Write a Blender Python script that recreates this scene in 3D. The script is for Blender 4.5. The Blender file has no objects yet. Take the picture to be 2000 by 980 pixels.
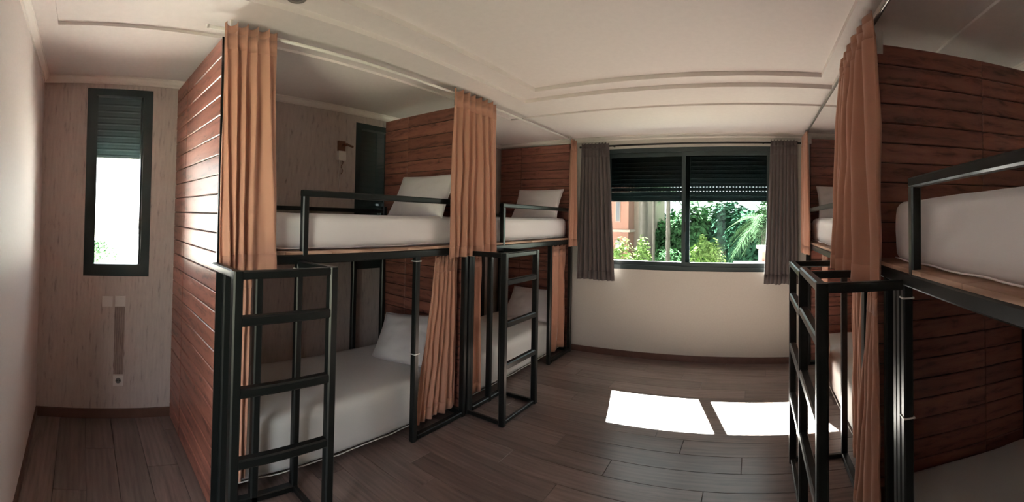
import bpy, bmesh, math, random
from mathutils import Vector, Matrix, noise

random.seed(7)
scene = bpy.context.scene
C = scene.collection

# ------------------------------------------------------------------ camera
R_PX, XF, Y0 = 834.0, 1470.5, 411.0          # px per radian, column of the room axis, horizon row (2000x980)
ROLL, PITCH = 0.003, -0.027
EYE = Vector((0.0, 0.0, 1.6))
cam = bpy.data.cameras.new('camera')
cam.type = 'PANO'
cs = cam if hasattr(cam, 'panorama_type') else cam.cycles
cs.panorama_type = 'CENTRAL_CYLINDRICAL'
cs.central_cylindrical_radius = 1.0
cs.central_cylindrical_range_u_min = -1000.0 / R_PX
cs.central_cylindrical_range_u_max = 1000.0 / R_PX
cs.central_cylindrical_range_v_min = -(980.0 - Y0) / R_PX
cs.central_cylindrical_range_v_max = Y0 / R_PX
cam_ob = bpy.data.objects.new('camera', cam)
C.objects.link(cam_ob)
ct, st, cr, sr = math.cos(PITCH), math.sin(PITCH), math.cos(ROLL), math.sin(ROLL)
ax = Vector((cr, 0, sr))
az0 = Vector((-sr, 0, cr))
ay = Vector((0, 1, 0)) * ct - az0 * st
az = Vector((0, 1, 0)) * st + az0 * ct
tc = (1000.0 - XF) / R_PX
fwd = ay * math.cos(tc) + ax * math.sin(tc)
rgt = ax * math.cos(tc) - ay * math.sin(tc)
m3 = Matrix((rgt, az, -fwd)).transposed()
cam_ob.matrix_world = Matrix.Translation(EYE) @ m3.to_4x4()
scene.camera = cam_ob

# ------------------------------------------------------------------ world, sun, exposure
world = bpy.data.worlds.new('world')
scene.world = world
world.use_nodes = True
bg = world.node_tree.nodes['Background']
bg.inputs['Color'].default_value = (0.93, 0.97, 1.0, 1)
bg.inputs['Strength'].default_value = 3.0

sun = bpy.data.lights.new('sun', 'SUN')
sun.energy = 400.0
sun.angle = 0.009
sun.color = (1.0, 0.945, 0.905)
sun_ob = bpy.data.objects.new('sun', sun)
C.objects.link(sun_ob)
sun_ob.rotation_euler = Vector((0.325, -1.0, -1.05)).to_track_quat('-Z', 'Y').to_euler()

scene.view_settings.view_transform = 'Standard'
scene.view_settings.look = 'None'
scene.view_settings.gamma = 1.0
scene.view_settings.use_curve_mapping = False
scene.view_settings.exposure = 1.76
scene.cycles.max_bounces = 14
scene.cycles.diffuse_bounces = 8
scene.cycles.transparent_max_bounces = 24
scene.cycles.sample_clamp_indirect = 8.0
scene.cycles.use_denoising = True

# ------------------------------------------------------------------ materials
MATS = {}


def new_mat(name):
    m = bpy.data.materials.new(name)
    m.use_nodes = True
    MATS[name] = m
    return m, m.node_tree.nodes, m.node_tree.links, m.node_tree.nodes['Principled BSDF']


def plain(name, col, rough=0.6, metal=0.0, spec=0.5, bump=0.0, bscale=40.0, var=0.0):
    m, N, L, b = new_mat(name)
    b.inputs['Base Color'].default_value = (*col, 1)
    b.inputs['Roughness'].default_value = rough
    b.inputs['Metallic'].default_value = metal
    b.inputs['Specular IOR Level'].default_value = spec
    if bump or var:
        t = N.new('ShaderNodeTexCoord')
        n = N.new('ShaderNodeTexNoise')
        n.inputs['Scale'].default_value = bscale
        n.inputs['Detail'].default_value = 4
        L.new(t.outputs['Object'], n.inputs['Vector'])
        if bump:
            bp = N.new('ShaderNodeBump')
            bp.inputs['Strength'].default_value = bump
            bp.inputs['Distance'].default_value = 0.004
            L.new(n.outputs['Fac'], bp.inputs['Height'])
            L.new(bp.outputs['Normal'], b.inputs['Normal'])
        if var:
            r = N.new('ShaderNodeValToRGB')
            r.color_ramp.elements[0].position = 0.3
            r.color_ramp.elements[1].position = 0.7
            r.color_ramp.elements[0].color = (*[c * (1 - var) for c in col], 1)
            r.color_ramp.elements[1].color = (*[min(1, c * (1 + var)) for c in col], 1)
            L.new(n.outputs['Fac'], r.inputs['Fac'])
            L.new(r.outputs['Color'], b.inputs['Base Color'])
    return m


def grain(name, cols, stretch, rough, scale=6.0, distort=3.0, per_object=True, rnd_amount=0.25, bump=0.15, ring=0.5, positions=None, coat=0.0):
    """wood-like grain running along the axis with the smallest stretch factor"""
    m, N, L, b = new_mat(name)
    t = N.new('ShaderNodeTexCoord')
    mp = N.new('ShaderNodeMapping')
    mp.inputs['Scale'].default_value = stretch
    L.new(t.outputs['Object'], mp.inputs['Vector'])
    vec = mp.outputs['Vector']
    oi = N.new('ShaderNodeObjectInfo')
    if per_object:
        sc = N.new('ShaderNodeVectorMath')
        sc.operation = 'SCALE'
        sc.inputs[0].default_value = (37.0, 91.0, 53.0)
        L.new(oi.outputs['Random'], sc.inputs['Scale'])
        ad = N.new('ShaderNodeVectorMath')
        ad.operation = 'ADD'
        L.new(vec, ad.inputs[0])
        L.new(sc.outputs['Vector'], ad.inputs[1])
        vec = ad.outputs['Vector']
    n1 = N.new('ShaderNodeTexNoise')
    n1.inputs['Scale'].default_value = scale
    n1.inputs['Detail'].default_value = 8
    n1.inputs['Roughness'].default_value = 0.65
    n1.inputs['Distortion'].default_value = distort * 0.2
    L.new(vec, n1.inputs['Vector'])
    w = N.new('ShaderNodeTexWave')
    w.wave_type = 'RINGS'
    w.inputs['Scale'].default_value = scale * 0.35
    w.inputs['Distortion'].default_value = distort
    w.inputs['Detail'].default_value = 3
    L.new(vec, w.inputs['Vector'])
    mx = N.new('ShaderNodeMix')
    mx.data_type = 'FLOAT'
    mx.inputs['Factor'].default_value = ring
    L.new(n1.outputs['Fac'], mx.inputs[2])
    L.new(w.outputs['Fac'], mx.inputs[3])
    r = N.new('ShaderNodeValToRGB')
    e = r.color_ramp.elements
    pos = positions or [0.25, 0.5, 0.75]
    e[0].position, e[0].color = pos[0], (*cols[0], 1)
    e[1].position, e[1].color = pos[2], (*cols[2], 1)
    k = e.new(pos[1])
    k.color = (*cols[1], 1)
    L.new(mx.outputs[0], r.inputs['Fac'])
    col = r.outputs['Color']
    if per_object:
        mr = N.new('ShaderNodeMapRange')
        mr.inputs['To Min'].default_value = 1 - rnd_amount
        mr.inputs['To Max'].default_value = 1 + rnd_amount
        L.new(oi.outputs['Random'], mr.inputs['Value'])
        h = N.new('ShaderNodeHueSaturation')
        L.new(mr.outputs[0], h.inputs['Value'])
        L.new(col, h.inputs['Color'])
        col = h.outputs['Color']
    L.new(col, b.inputs['Base Color'])
    b.inputs['Roughness'].default_value = rough
    b.inputs['Coat Weight'].default_value = coat
    b.inputs['Coat Roughness'].default_value = 0.25
    bp = N.new('ShaderNodeBump')
    bp.inputs['Strength'].default_value = bump
    bp.inputs['Distance'].default_value = 0.002
    L.new(mx.outputs[0], bp.inputs['Height'])
    L.new(bp.outputs['Normal'], b.inputs['Normal'])
    return m


def cloth(name, col, trans=0.25, rough=0.9, weave=260.0, bump=0.12):
    m, N, L, b = new_mat(name)
    b.inputs['Base Color'].default_value = (*col, 1)
    b.inputs['Roughness'].default_value = rough
    b.inputs['Specular IOR Level'].default_value = 0.2
    b.inputs['Sheen Weight'].default_value = 0.25
    t = N.new('ShaderNodeTexCoord')
    n = N.new('ShaderNodeTexNoise')
    n.inputs['Scale'].default_value = weave
    n.inputs['Detail'].default_value = 2
    L.new(t.outputs['Object'], n.inputs['Vector'])
    bp = N.new('ShaderNodeBump')
    bp.inputs['Strength'].default_value = bump
    bp.inputs['Distance'].default_value = 0.003
    L.new(n.outputs['Fac'], bp.inputs['Height'])
    L.new(bp.outputs['Normal'], b.inputs['Normal'])
    if trans > 0:
        tr = N.new('ShaderNodeBsdfTranslucent')
        tr.inputs['Color'].default_value = (*col, 1)
        mx = N.new('ShaderNodeMixShader')
        mx.inputs[0].default_value = trans
        out = N['Material Output']
        L.new(b.outputs[0], mx.inputs[1])
        L.new(tr.outputs[0], mx.inputs[2])
        L.new(mx.outputs[0], out.inputs['Surface'])
    return m


def glass(name, tint, ior=1.35):
    m, N, L, b = new_mat(name)
    N.remove(b)
    tr = N.new('ShaderNodeBsdfTransparent')
    tr.inputs['Color'].default_value = (*tint, 1)
    gl = N.new('ShaderNodeBsdfGlossy')
    gl.inputs['Roughness'].default_value = 0.02
    fr = N.new('ShaderNodeFresnel')
    fr.inputs['IOR'].default_value = ior
    mx = N.new('ShaderNodeMixShader')
    L.new(fr.outputs[0], mx.inputs[0])
    L.new(tr.outputs[0], mx.inputs[1])
    L.new(gl.outputs[0], mx.inputs[2])
    L.new(mx.outputs[0], N['Material Output'].inputs['Surface'])
    return m


plain('ceiling_paint', (0.76, 0.70, 0.675), 0.85, bump=0.05, bscale=25, var=0.02)
plain('cream_paint', (0.50, 0.475, 0.43), 0.75, bump=0.06, bscale=60, var=0.03)
plain('white_trim', (0.80, 0.75, 0.70), 0.5)
plain('back_paint', (0.68, 0.62, 0.60), 0.6, bump=0.05, bscale=50, var=0.02)
grain('wallpaper', [(0.24, 0.195, 0.18), (0.475, 0.405, 0.375), (0.54, 0.465, 0.43)], (1.0, 3.6, 0.75), 0.55, scale=9.0, distort=2.2, per_object=False, bump=0.04, ring=0.06, positions=[0.26, 0.42, 0.65])
grain('wall_scar', [(0.17, 0.125, 0.11), (0.28, 0.215, 0.19), (0.37, 0.29, 0.26)], (1.0, 9.0, 1.6), 0.8, scale=6.0, distort=3.0, per_object=False, bump=0.3, ring=0.2)
grain('panel_wood', [(0.095, 0.033, 0.025), (0.24, 0.090, 0.065), (0.31, 0.122, 0.088)], (1.3, 5.5, 5.5), 0.42, scale=4.5, distort=6.0, rnd_amount=0.18, bump=0.10, ring=0.16, positions=[0.30, 0.46, 0.70], coat=0.2)
grain('laminate', [(0.090, 0.064, 0.057), (0.165, 0.120, 0.107), (0.230, 0.173, 0.157)], (1.0, 12.0, 12.0), 0.30, scale=2.4, distort=2.5, rnd_amount=0.24, bump=0.04, ring=0.08, positions=[0.28, 0.5, 0.75])
grain('deck_plywood', [(0.30, 0.16, 0.10), (0.44, 0.27, 0.19), (0.52, 0.34, 0.25)], (8.0, 0.8, 8.0), 0.6, scale=3.0, rnd_amount=0.08)
plain('skirting', (0.105, 0.050, 0.036), 0.45, var=0.15, bscale=18)
plain('floor_joint', (0.03, 0.02, 0.017), 0.8)
plain('panel_core', (0.018, 0.008, 0.006), 0.9)
plain('black_steel', (0.008, 0.010, 0.010), 0.32, spec=0.32, bump=0.05, bscale=30)
plain('aluminium_dark', (0.020, 0.034, 0.036), 0.42, spec=0.5)
plain('shutter_dark', (0.030, 0.055, 0.058), 0.5)
plain('rubber_gasket', (0.008, 0.009, 0.009), 0.7)
plain('rod_white', (0.72, 0.68, 0.64), 0.35)
plain('rod_grey', (0.30, 0.28, 0.26), 0.35, metal=0.6)
plain('rod_black', (0.014, 0.014, 0.014), 0.4)
plain('white_plastic', (0.66, 0.62, 0.59), 0.4)
plain('grey_plastic', (0.16, 0.15, 0.145), 0.5)
plain('brass_brown', (0.17, 0.075, 0.045), 0.45, metal=0.3)
plain('copper_coil', (0.35, 0.12, 0.05), 0.35, metal=0.7)
plain('white_clip', (0.75, 0.75, 0.73), 0.35)
cloth('orange_cloth', (0.57, 0.305, 0.215), 0.22)
cloth('grey_cloth', (0.105, 0.086, 0.084), 0.10)
cloth('mattress_sheet', (0.72, 0.68, 0.69), 0.0, weave=30, bump=0.10)
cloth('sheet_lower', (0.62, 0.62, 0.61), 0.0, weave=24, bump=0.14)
cloth('pillow_cotton', (0.70, 0.67, 0.67), 0.0, weave=22, bump=0.16)
glass('window_glass', (0.94, 0.97, 0.96))
glass('tinted_glass', (0.47, 0.50, 0.49), 1.16)
plain('opaque_glass', (0.10, 0.12, 0.12), 0.25)
# outside
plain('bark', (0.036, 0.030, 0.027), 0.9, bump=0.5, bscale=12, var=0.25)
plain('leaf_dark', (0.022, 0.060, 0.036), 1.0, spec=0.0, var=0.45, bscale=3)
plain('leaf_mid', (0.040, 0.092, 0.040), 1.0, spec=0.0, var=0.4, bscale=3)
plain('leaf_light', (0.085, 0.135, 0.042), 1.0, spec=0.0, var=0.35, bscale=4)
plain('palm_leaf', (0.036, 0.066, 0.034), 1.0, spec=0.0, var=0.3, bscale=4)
plain('terracotta', (0.15, 0.066, 0.050), 0.85, var=0.08, bscale=2)
plain('pale_render', (0.19, 0.14, 0.122), 0.85, var=0.05, bscale=2)
plain('dark_window', (0.05, 0.05, 0.06), 0.2)
plain('lawn', (0.045, 0.05, 0.03), 0.95, var=0.4, bscale=1.5)
plain('paving', (0.52, 0.50, 0.45), 0.9, var=0.1, bscale=1.0)
plain('gallery_tile', (0.60, 0.52, 0.45), 0.7, var=0.06, bscale=3)
plain('car_paint', (0.30, 0.33, 0.34), 0.25, metal=0.4)

# ------------------------------------------------------------------ mesh helpers


class MB:
    """collects faces, then links them as ONE mesh object"""

    def __init__(self):
        self.v, self.f = [], []

    def add(self, verts, faces):
        n = len(self.v)
        self.v += [tuple(p) for p in verts]
        self.f += [tuple(i + n for i in fc) for fc in faces]
        return self

    def box(self, x0, x1, y0, y1, z0, z1):
        if x0 > x1: x0, x1 = x1, x0
        if y0 > y1: y0, y1 = y1, y0
        if z0 > z1: z0, z1 = z1, z0
        vs = [(x0, y0, z0), (x1, y0, z0), (x1, y1, z0), (x0, y1, z0), (x0, y0, z1), (x1, y0, z1), (x1, y1, z1), (x0, y1, z1)]
        return self.add(vs, [(0, 3, 2, 1), (4, 5, 6, 7), (0, 1, 5, 4), (1, 2, 6, 5), (2, 3, 7, 6), (3, 0, 4, 7)])

    def bar(self, p0, p1, w, h=None, ch=None, up=(0, 0, 1)):
        """square steel tube with chamfered edges between two points; w across, h along `up`"""
        h = w if h is None else h
        ch = min(w, h) * 0.16 if ch is None else ch
        p0, p1 = Vector(p0), Vector(p1)
        d = (p1 - p0).normalized()
        up = Vector(up)
        if abs(d.dot(up)) > 0.95:
            up = Vector((0, 1, 0))
        s = d.cross(up).normalized()
        u = s.cross(d).normalized()
        a, b = w / 2, h / 2
        prof = [(a - ch, -b), (a, -b + ch), (a, b - ch), (a - ch, b), (-a + ch, b), (-a, b - ch), (-a, -b + ch), (-a + ch, -b)]
        vs = [p0 + s * x + u * y for x, y in prof] + [p1 + s * x + u * y for x, y in prof]
        fs = [(i, (i + 1) % 8, 8 + (i + 1) % 8, 8 + i) for i in range(8)]
        fs += [tuple(range(7, -1, -1)), tuple(range(8, 16))]
        return self.add(vs, fs)

    def tube(self, pts, rad, n=10, caps=True):
        pts = [Vector(p) for p in pts]
        rads = rad if isinstance(rad, (list, tuple)) else [rad] * len(pts)
        rings = []
        for i, p in enumerate(pts):
            d = (pts[min(i + 1, len(pts) - 1)] - pts[max(i - 1, 0)]).normalized()
            ref = Vector((0, 0, 1)) if abs(d.z) < 0.9 else Vector((1, 0, 0))
            s = d.cross(ref).normalized()
            u = s.cross(d).normalized()
            rings.append([p + (s * math.cos(2 * math.pi * k / n) + u * math.sin(2 * math.pi * k / n)) * rads[i] for k in range(n)])
        vs = [q for r in rings for q in r]
        fs = []
        for i in range(len(rings) - 1):
            for k in range(n):
                a, b = i * n + k, i * n + (k + 1) % n
                fs.append((a, b, b + n, a + n))
        if caps:
            fs.append(tuple(range(n - 1, -1, -1)))
            fs.append(tuple(range((len(rings) - 1) * n, len(rings) * n)))
        return self.add(vs, fs)

    def mesh(self, name, off=(0, 0, 0), smooth=False):
        o = Vector(off)
        me = bpy.data.meshes.new(name)
        me.from_pydata([tuple(Vector(p) - o) for p in self.v], [], self.f)
        me.update()
        if smooth:
            for p in me.polygons:
                p.use_smooth = True
        return me

    def build(self, name, mat, parent=None, smooth=False, origin=None):
        """world-space vertices; a child keeps its vertices relative to the thing's base"""
        if parent is not None:
            base = world_loc(parent)
        else:
            base = Vector(origin) if origin is not None else Vector((
                (min(p[0] for p in self.v) + max(p[0] for p in self.v)) / 2,
                (min(p[1] for p in self.v) + max(p[1] for p in self.v)) / 2,
                min(p[2] for p in self.v)))
        me = self.mesh(name, base, smooth)
        o = bpy.data.objects.new(name, me)
        C.objects.link(o)
        me.materials.append(MATS[mat])
        if parent is not None:
            o.parent = parent
        else:
            o.location = base
        return o


def world_loc(o):
    p = Vector((0, 0, 0))
    while o is not None:
        p += o.location
        o = o.parent
    return p


def place(name, me, loc, parent):
    """link shared mesh data at a world position under parent"""
    o = bpy.data.objects.new(name, me)
    C.objects.link(o)
    if parent is not None:
        o.parent = parent
        o.location = Vector(loc) - world_loc(parent)
    else:
        o.location = loc
    return o


def tag(o, label, cat, group=None, kind=None):
    o['label'] = label
    o['category'] = cat
    if group: o['group'] = group
    if kind: o['kind'] = kind
    return o


def empty(name, loc, parent=None):
    o = bpy.data.objects.new(name, None)
    C.objects.link(o)
    o.empty_display_size = 0.1
    if parent is not None:
        o.parent = parent
        o.location = Vector(loc) - world_loc(parent)
    else:
        o.location = loc
    return o


def struct(o, label, cat):
    return tag(o, label, cat, kind='structure')


def chamfer_box_mesh(name, sx, sy, sz, ch, mat, face_axis='z'):
    """small board centred on the origin, edges of its front (+face_axis) chamfered: 10 faces"""
    bm = bmesh.new()
    bmesh.ops.create_cube(bm, size=1.0)
    bmesh.ops.scale(bm, vec=(sx, sy, sz), verts=bm.verts)
    i = 'xyz'.index(face_axis[-1])
    sgn = -1 if face_axis[0] == '-' else 1
    es = [e for e in bm.edges if all(v.co[i] * sgn > 0 for v in e.verts)]
    bmesh.ops.bevel(bm, geom=es, offset=ch, segments=1, affect='EDGES')
    me = bpy.data.meshes.new(name)
    bm.to_mesh(me)
    bm.free()
    me.materials.append(MATS[mat])
    return me


# ------------------------------------------------------------------ the room
XW0, XW1 = -3.285, 1.66        # left and right wall faces
YW0, YW1 = -0.318, 4.877       # back and window wall faces
T = 0.20
ZC = 2.62                      # soffit height
ZTOP = 2.95

# floor: a slab and laminate planks running across the room
o = MB().box(XW0 - T, XW1 + T, YW0 - T, YW1 + T, -0.25, -0.008).build('floor', 'floor_joint')
floor = struct(o, 'brown laminate plank floor of the dormitory room', 'floor')
PW, PL = 0.192, 1.285
plank_cache = {}


def plank_mesh(length):
    k = round(length, 3)
    if k not in plank_cache:
        plank_cache[k] = chamfer_box_mesh('plank', length - 0.0025, PW - 0.0025, 0.008, 0.0016, 'laminate')
    return plank_cache[k]


row, y = 0, YW0
while y < YW1 - 0.01:
    offs = [0.0, 0.43, 0.86, 0.21, 0.64, 1.07][row % 6]
    x = XW0
    first = PL - offs
    while x < XW1 - 0.02:
        ln = first if x == XW0 else PL
        ln = min(ln, XW1 - x)
        if ln > 0.05:
            w = min(PW, YW1 - y)
            p = place('plank', plank_mesh(ln), (x + ln / 2, y + PW / 2, -0.004), floor)
            if w < PW - 0.001:
                p.scale.y = w / PW
                p.location.y += (w - PW) / 2
        x += ln
    y += PW
    row += 1

# walls with openings -------------------------------------------------------
WIN1 = (-1.795, 0.245, 1.03, 2.47)      # main window  x0 x1 z0 z1 on the far wall
WIN2 = (0.02, 0.53, 1.09, 2.535)      # narrow window y0 y1 z0 z1 on the left wall
WIN3 = (2.43, 2.94, 1.09, 2.505)      # second narrow window, over the first bed
FILL_DOOR = (-1.50, -0.62, 0.0, 2.10)      # unseen doorway added behind the camera for fill daylight, left ajar

a0, a1, c0, c1 = WIN1
w = MB()
w.box(XW0 - T, a0, YW1, YW1 + T, -0.25, ZTOP).box(a1, XW1 + T, YW1, YW1 + T, -0.25, ZTOP)
w.box(a0, a1, YW1, YW1 + T, -0.25, c0).box(a0, a1, YW1, YW1 + T, c1, ZTOP)
struct(w.build('wall_far', 'cream_paint'), 'cream painted wall around the wide window', 'wall')

w = MB()
ys = [YW0 - T, WIN2[0], WIN2[1], WIN3[0], WIN3[1], YW1]
for i in range(5):
    if i % 2 == 0:
        w.box(XW0 - T, XW0, ys[i], ys[i + 1], -0.25, ZTOP)
    else:
        q = WIN2 if i == 1 else WIN3
        w.box(XW0 - T, XW0, ys[i], ys[i + 1], -0.25, q[2]).box(XW0 - T, XW0, ys[i], ys[i + 1], q[3], ZTOP)
wall_left = struct(w.build('wall_left', 'wallpaper'), 'greyish wood-grain papered wall behind the beds', 'wall')

struct(MB().box(XW1, XW1 + T, YW0 - T, YW1, -0.25, ZTOP).build('wall_right', 'cream_paint'), 'cream wall behind the near bunk', 'wall')
w = MB()
w.box(XW0, FILL_DOOR[0], YW0 - T, YW0, -0.25, ZTOP).box(FILL_DOOR[1], XW1, YW0 - T, YW0, -0.25, ZTOP).box(FILL_DOOR[0], FILL_DOOR[1], YW0 - T, YW0, FILL_DOOR[3], ZTOP)
struct(w.build('wall_back', 'back_paint'), 'smooth pale wall at the picture edge beside the narrow window', 'wall')

# ceiling: soffit and three shallow recessed steps -----------------------------
TR3 = (-2.37, 1.08, -0.16, 3.69)
TRB = (-1.93, 0.61, 0.22, 3.245)
TRA = (-1.745, 0.50, 0.40, 3.085)
Z3, ZB, ZA = 2.636, 2.668, 2.702


def ring(mb, outer, inner, z0):
    mb.box(outer[0], inner[0], outer[2], outer[3], z0, ZTOP)
    mb.box(inner[1], outer[1], outer[2], outer[3], z0, ZTOP)
    mb.box(inner[0], inner[1], outer[2], inner[2], z0, ZTOP)
    mb.box(inner[0], inner[1], inner[3], outer[3], z0, ZTOP)


w = MB()
ring(w, (XW0, XW1, YW0, YW1), TR3, ZC)
ceiling = struct(w.build('ceiling', 'ceiling_paint'), 'white plaster ceiling with a stepped recessed tray', 'ceiling')
for nm, ou, inn, z in (('ceiling_step', TR3, TRB, Z3), ('ceiling_step', TRB, TRA, ZB)):
    w = MB()
    ring(w, ou, inn, z)
    w.build(nm, 'ceiling_paint', ceiling)
MB().box(TRA[0], TRA[1], TRA[2], TRA[3], ZA, ZTOP).build('ceiling_centre', 'ceiling_paint', ceiling)
MB().box(XW0 - T, XW1 + T, YW0 - T, YW1 + T, ZTOP, ZTOP + 0.2).build('roof_slab', 'ceiling_paint', ceiling)


def crown(name, p0, p1, inward):
    """small stepped plaster moulding under the soffit"""
    iv = Vector(inward)
    prof = [(0.0, 0.052), (0.012, 0.052), (0.014, 0.040), (0.026, 0.030), (0.036, 0.014), (0.042, 0.012), (0.042, 0.0), (0.0, 0.0)]
    mb = MB()
    vs = []
    for p in (p0, p1):
        for a, b in prof:
            q = Vector(p) + iv * a
            vs.append((q.x, q.y, ZC - b))
    n = len(prof)
    fs = [(i, (i + 1) % n, n + (i + 1) % n, n + i) for i in range(n)] + [tuple(range(n)), tuple(range(2 * n - 1, n - 1, -1))]
    mb.add(vs, fs)
    return struct(mb.build(name, 'white_trim'), 'white plaster moulding where %s meets the ceiling' % {'trim_1': 'the window wall', 'trim_2': 'the papered wall', 'trim_3': 'the wall over the near bunk', 'trim_4': 'the smooth pale wall'}[name], 'moulding')


crown('trim_1', (XW0, YW1, 0), (XW1, YW1, 0), (0, -1, 0))
crown('trim_2', (XW0, YW0, 0), (XW0, YW1, 0), (1, 0, 0))
crown('trim_3', (XW1, YW0, 0), (XW1, YW1, 0), (-1, 0, 0))
crown('trim_4', (XW0, YW0, 0), (XW1, YW0, 0), (0, 1, 0))


def baseboard(name, x0, x1, y0, y1, label):
    mb = MB().box(x0, x1, y0, y1, 0, 0.07)
    struct(mb.build(name, 'skirting'), label, 'baseboard')


baseboard('baseboard_far', XW0, XW1, YW1 - 0.014, YW1, 'dark brown baseboard under the wide window')
baseboard('baseboard_left', XW0, XW0 + 0.014, YW0, YW1 - 0.014, 'dark brown baseboard along the papered wall')
baseboard('baseboard_back', XW0 + 0.014, FILL_DOOR[0], YW0, YW0 + 0.014, 'dark brown baseboard along the smooth pale wall')

# ------------------------------------------------------------------ windows
win = empty('window_1', ((a0 + a1) / 2, YW1 + 0.08, c0))
struct(win, 'wide dark sliding window with half-lowered roller shutter', 'window')
FY0, FY1 = YW1 + 0.012, YW1 + 0.10
fr = 0.055
for nm, b in (('frame_side', (a0, a0 + fr, FY0, FY1, c0, c1)), ('frame_side', (a1 - fr, a1, FY0, FY1, c0, c1)),
              ('frame_bottom', (a0 + fr, a1 - fr, FY0, FY1, c0, c0 + 0.05)), ('frame_top', (a0 + fr, a1 - fr, FY0, FY1, c1 - 0.05, c1))):
    MB().box(*b).build(nm, 'aluminium_dark', win)
ZG = 1.128                              # bottom of the glass
xm = -0.782
for i, (s0, s1, yy) in enumerate(((a0 + fr, xm + 0.045, FY0 + 0.045), (xm - 0.045, a1 - fr, FY0 + 0.012))):
    sash = empty('sash', ((s0 + s1) / 2, yy, c0 + 0.05), win)
    st_w = 0.045
    for b in ((s0, s0 + st_w if i else s0 + 0.03), (s1 - (0.03 if i else st_w) - (0.03 if not i else 0), s1)):
        MB().box(b[0], b[1], yy, yy + 0.03, c0 + 0.05, c1 - 0.05).build('stile', 'aluminium_dark', sash)
    MB().box(s0, s1, yy - 0.001, yy + 0.031, c0 + 0.05, ZG).build('bottom_rail', 'aluminium_dark', sash)
    MB().box(s0, s1, yy - 0.001, yy + 0.031, c1 - 0.10, c1 - 0.05).build('top_rail', 'aluminium_dark', sash)
    MB().box(s0 + 0.02, s1 - 0.02, yy + 0.013, yy + 0.017, ZG - 0.01, c1 - 0.09).build('pane', 'tinted_glass', sash)
MB().box(xm - 0.008, xm + 0.006, FY0 - 0.008, FY0 + 0.014, 1.48, 1.60).build('latch', 'rubber_gasket', win)
# interior shutter box edge and a white rail of light under the curtain rod
SH_Y = YW1 + 0.125
shutter = empty('roller_shutter', ((a0 + a1) / 2, SH_Y, 1.86), win)
sl_h, pitch = 0.046, 0.0505
z = 1.862
k = 0
slat_mb = MB()
L_ = a1 - a0 - 0.02
prof = [(-0.006, 0.0), (0.004, 0.004), (0.008, 0.012), (0.008, sl_h - 0.012), (0.004, sl_h - 0.004), (-0.006, sl_h), (-0.004, sl_h - 0.008), (-0.004, 0.008)]
vs = [(-L_ / 2, p[0], p[1]) for p in prof] + [(L_ / 2, p[0], p[1]) for p in prof]
n = len(prof)
slat_mb.add(vs, [(i, (i + 1) % n, n + (i + 1) % n, n + i) for i in range(n)] + [tuple(range(n)), tuple(range(2 * n - 1, n - 1, -1))])
slat_me = slat_mb.mesh('slat')
slat_me.materials.append(MATS['shutter_dark'])
link_mb = MB()
nl = 52
for q in range(nl):                       # little links leave a row of light slots between the slats
    xx = -L_ / 2 + (q + 0.5) * L_ / nl
    link_mb.box(xx - 0.012, xx + 0.012, -0.003, 0.003, -0.001, pitch - sl_h + 0.001)
link_me = link_mb.mesh('slat_link_strip')
link_me.materials.append(MATS['shutter_dark'])
solid_mb = MB().box(-L_ / 2, L_ / 2, -0.003, 0.003, -0.001, pitch - sl_h + 0.001)
solid_me = solid_mb.mesh('slat_link_strip')
solid_me.materials.append(MATS['shutter_dark'])
while z < c1 - 0.02:
    place('slat', slat_me, ((a0 + a1) / 2, SH_Y, z), shutter)
    place('slat_link_strip', link_me if k in (1, 2) else solid_me, ((a0 + a1) / 2, SH_Y, z + sl_h), shutter)
    z += pitch
    k += 1
MB().box(a0 + 0.01, a1 - 0.01, SH_Y - 0.010, SH_Y + 0.010, 1.84, 1.862).build('bottom_bar', 'aluminium_dark', shutter)
for xx in (a0, a1 - 0.02):
    MB().box(xx, xx + 0.02, SH_Y - 0.02, SH_Y + 0.025, c0, c1).build('guide_rail', 'aluminium_dark', win)
MB().box(a0 - 0.03, a1 + 0.03, YW1 + 0.15, YW1 + T + 0.06, c0 - 0.03, c0).build('outer_sill', 'pale_render', win)


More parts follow.
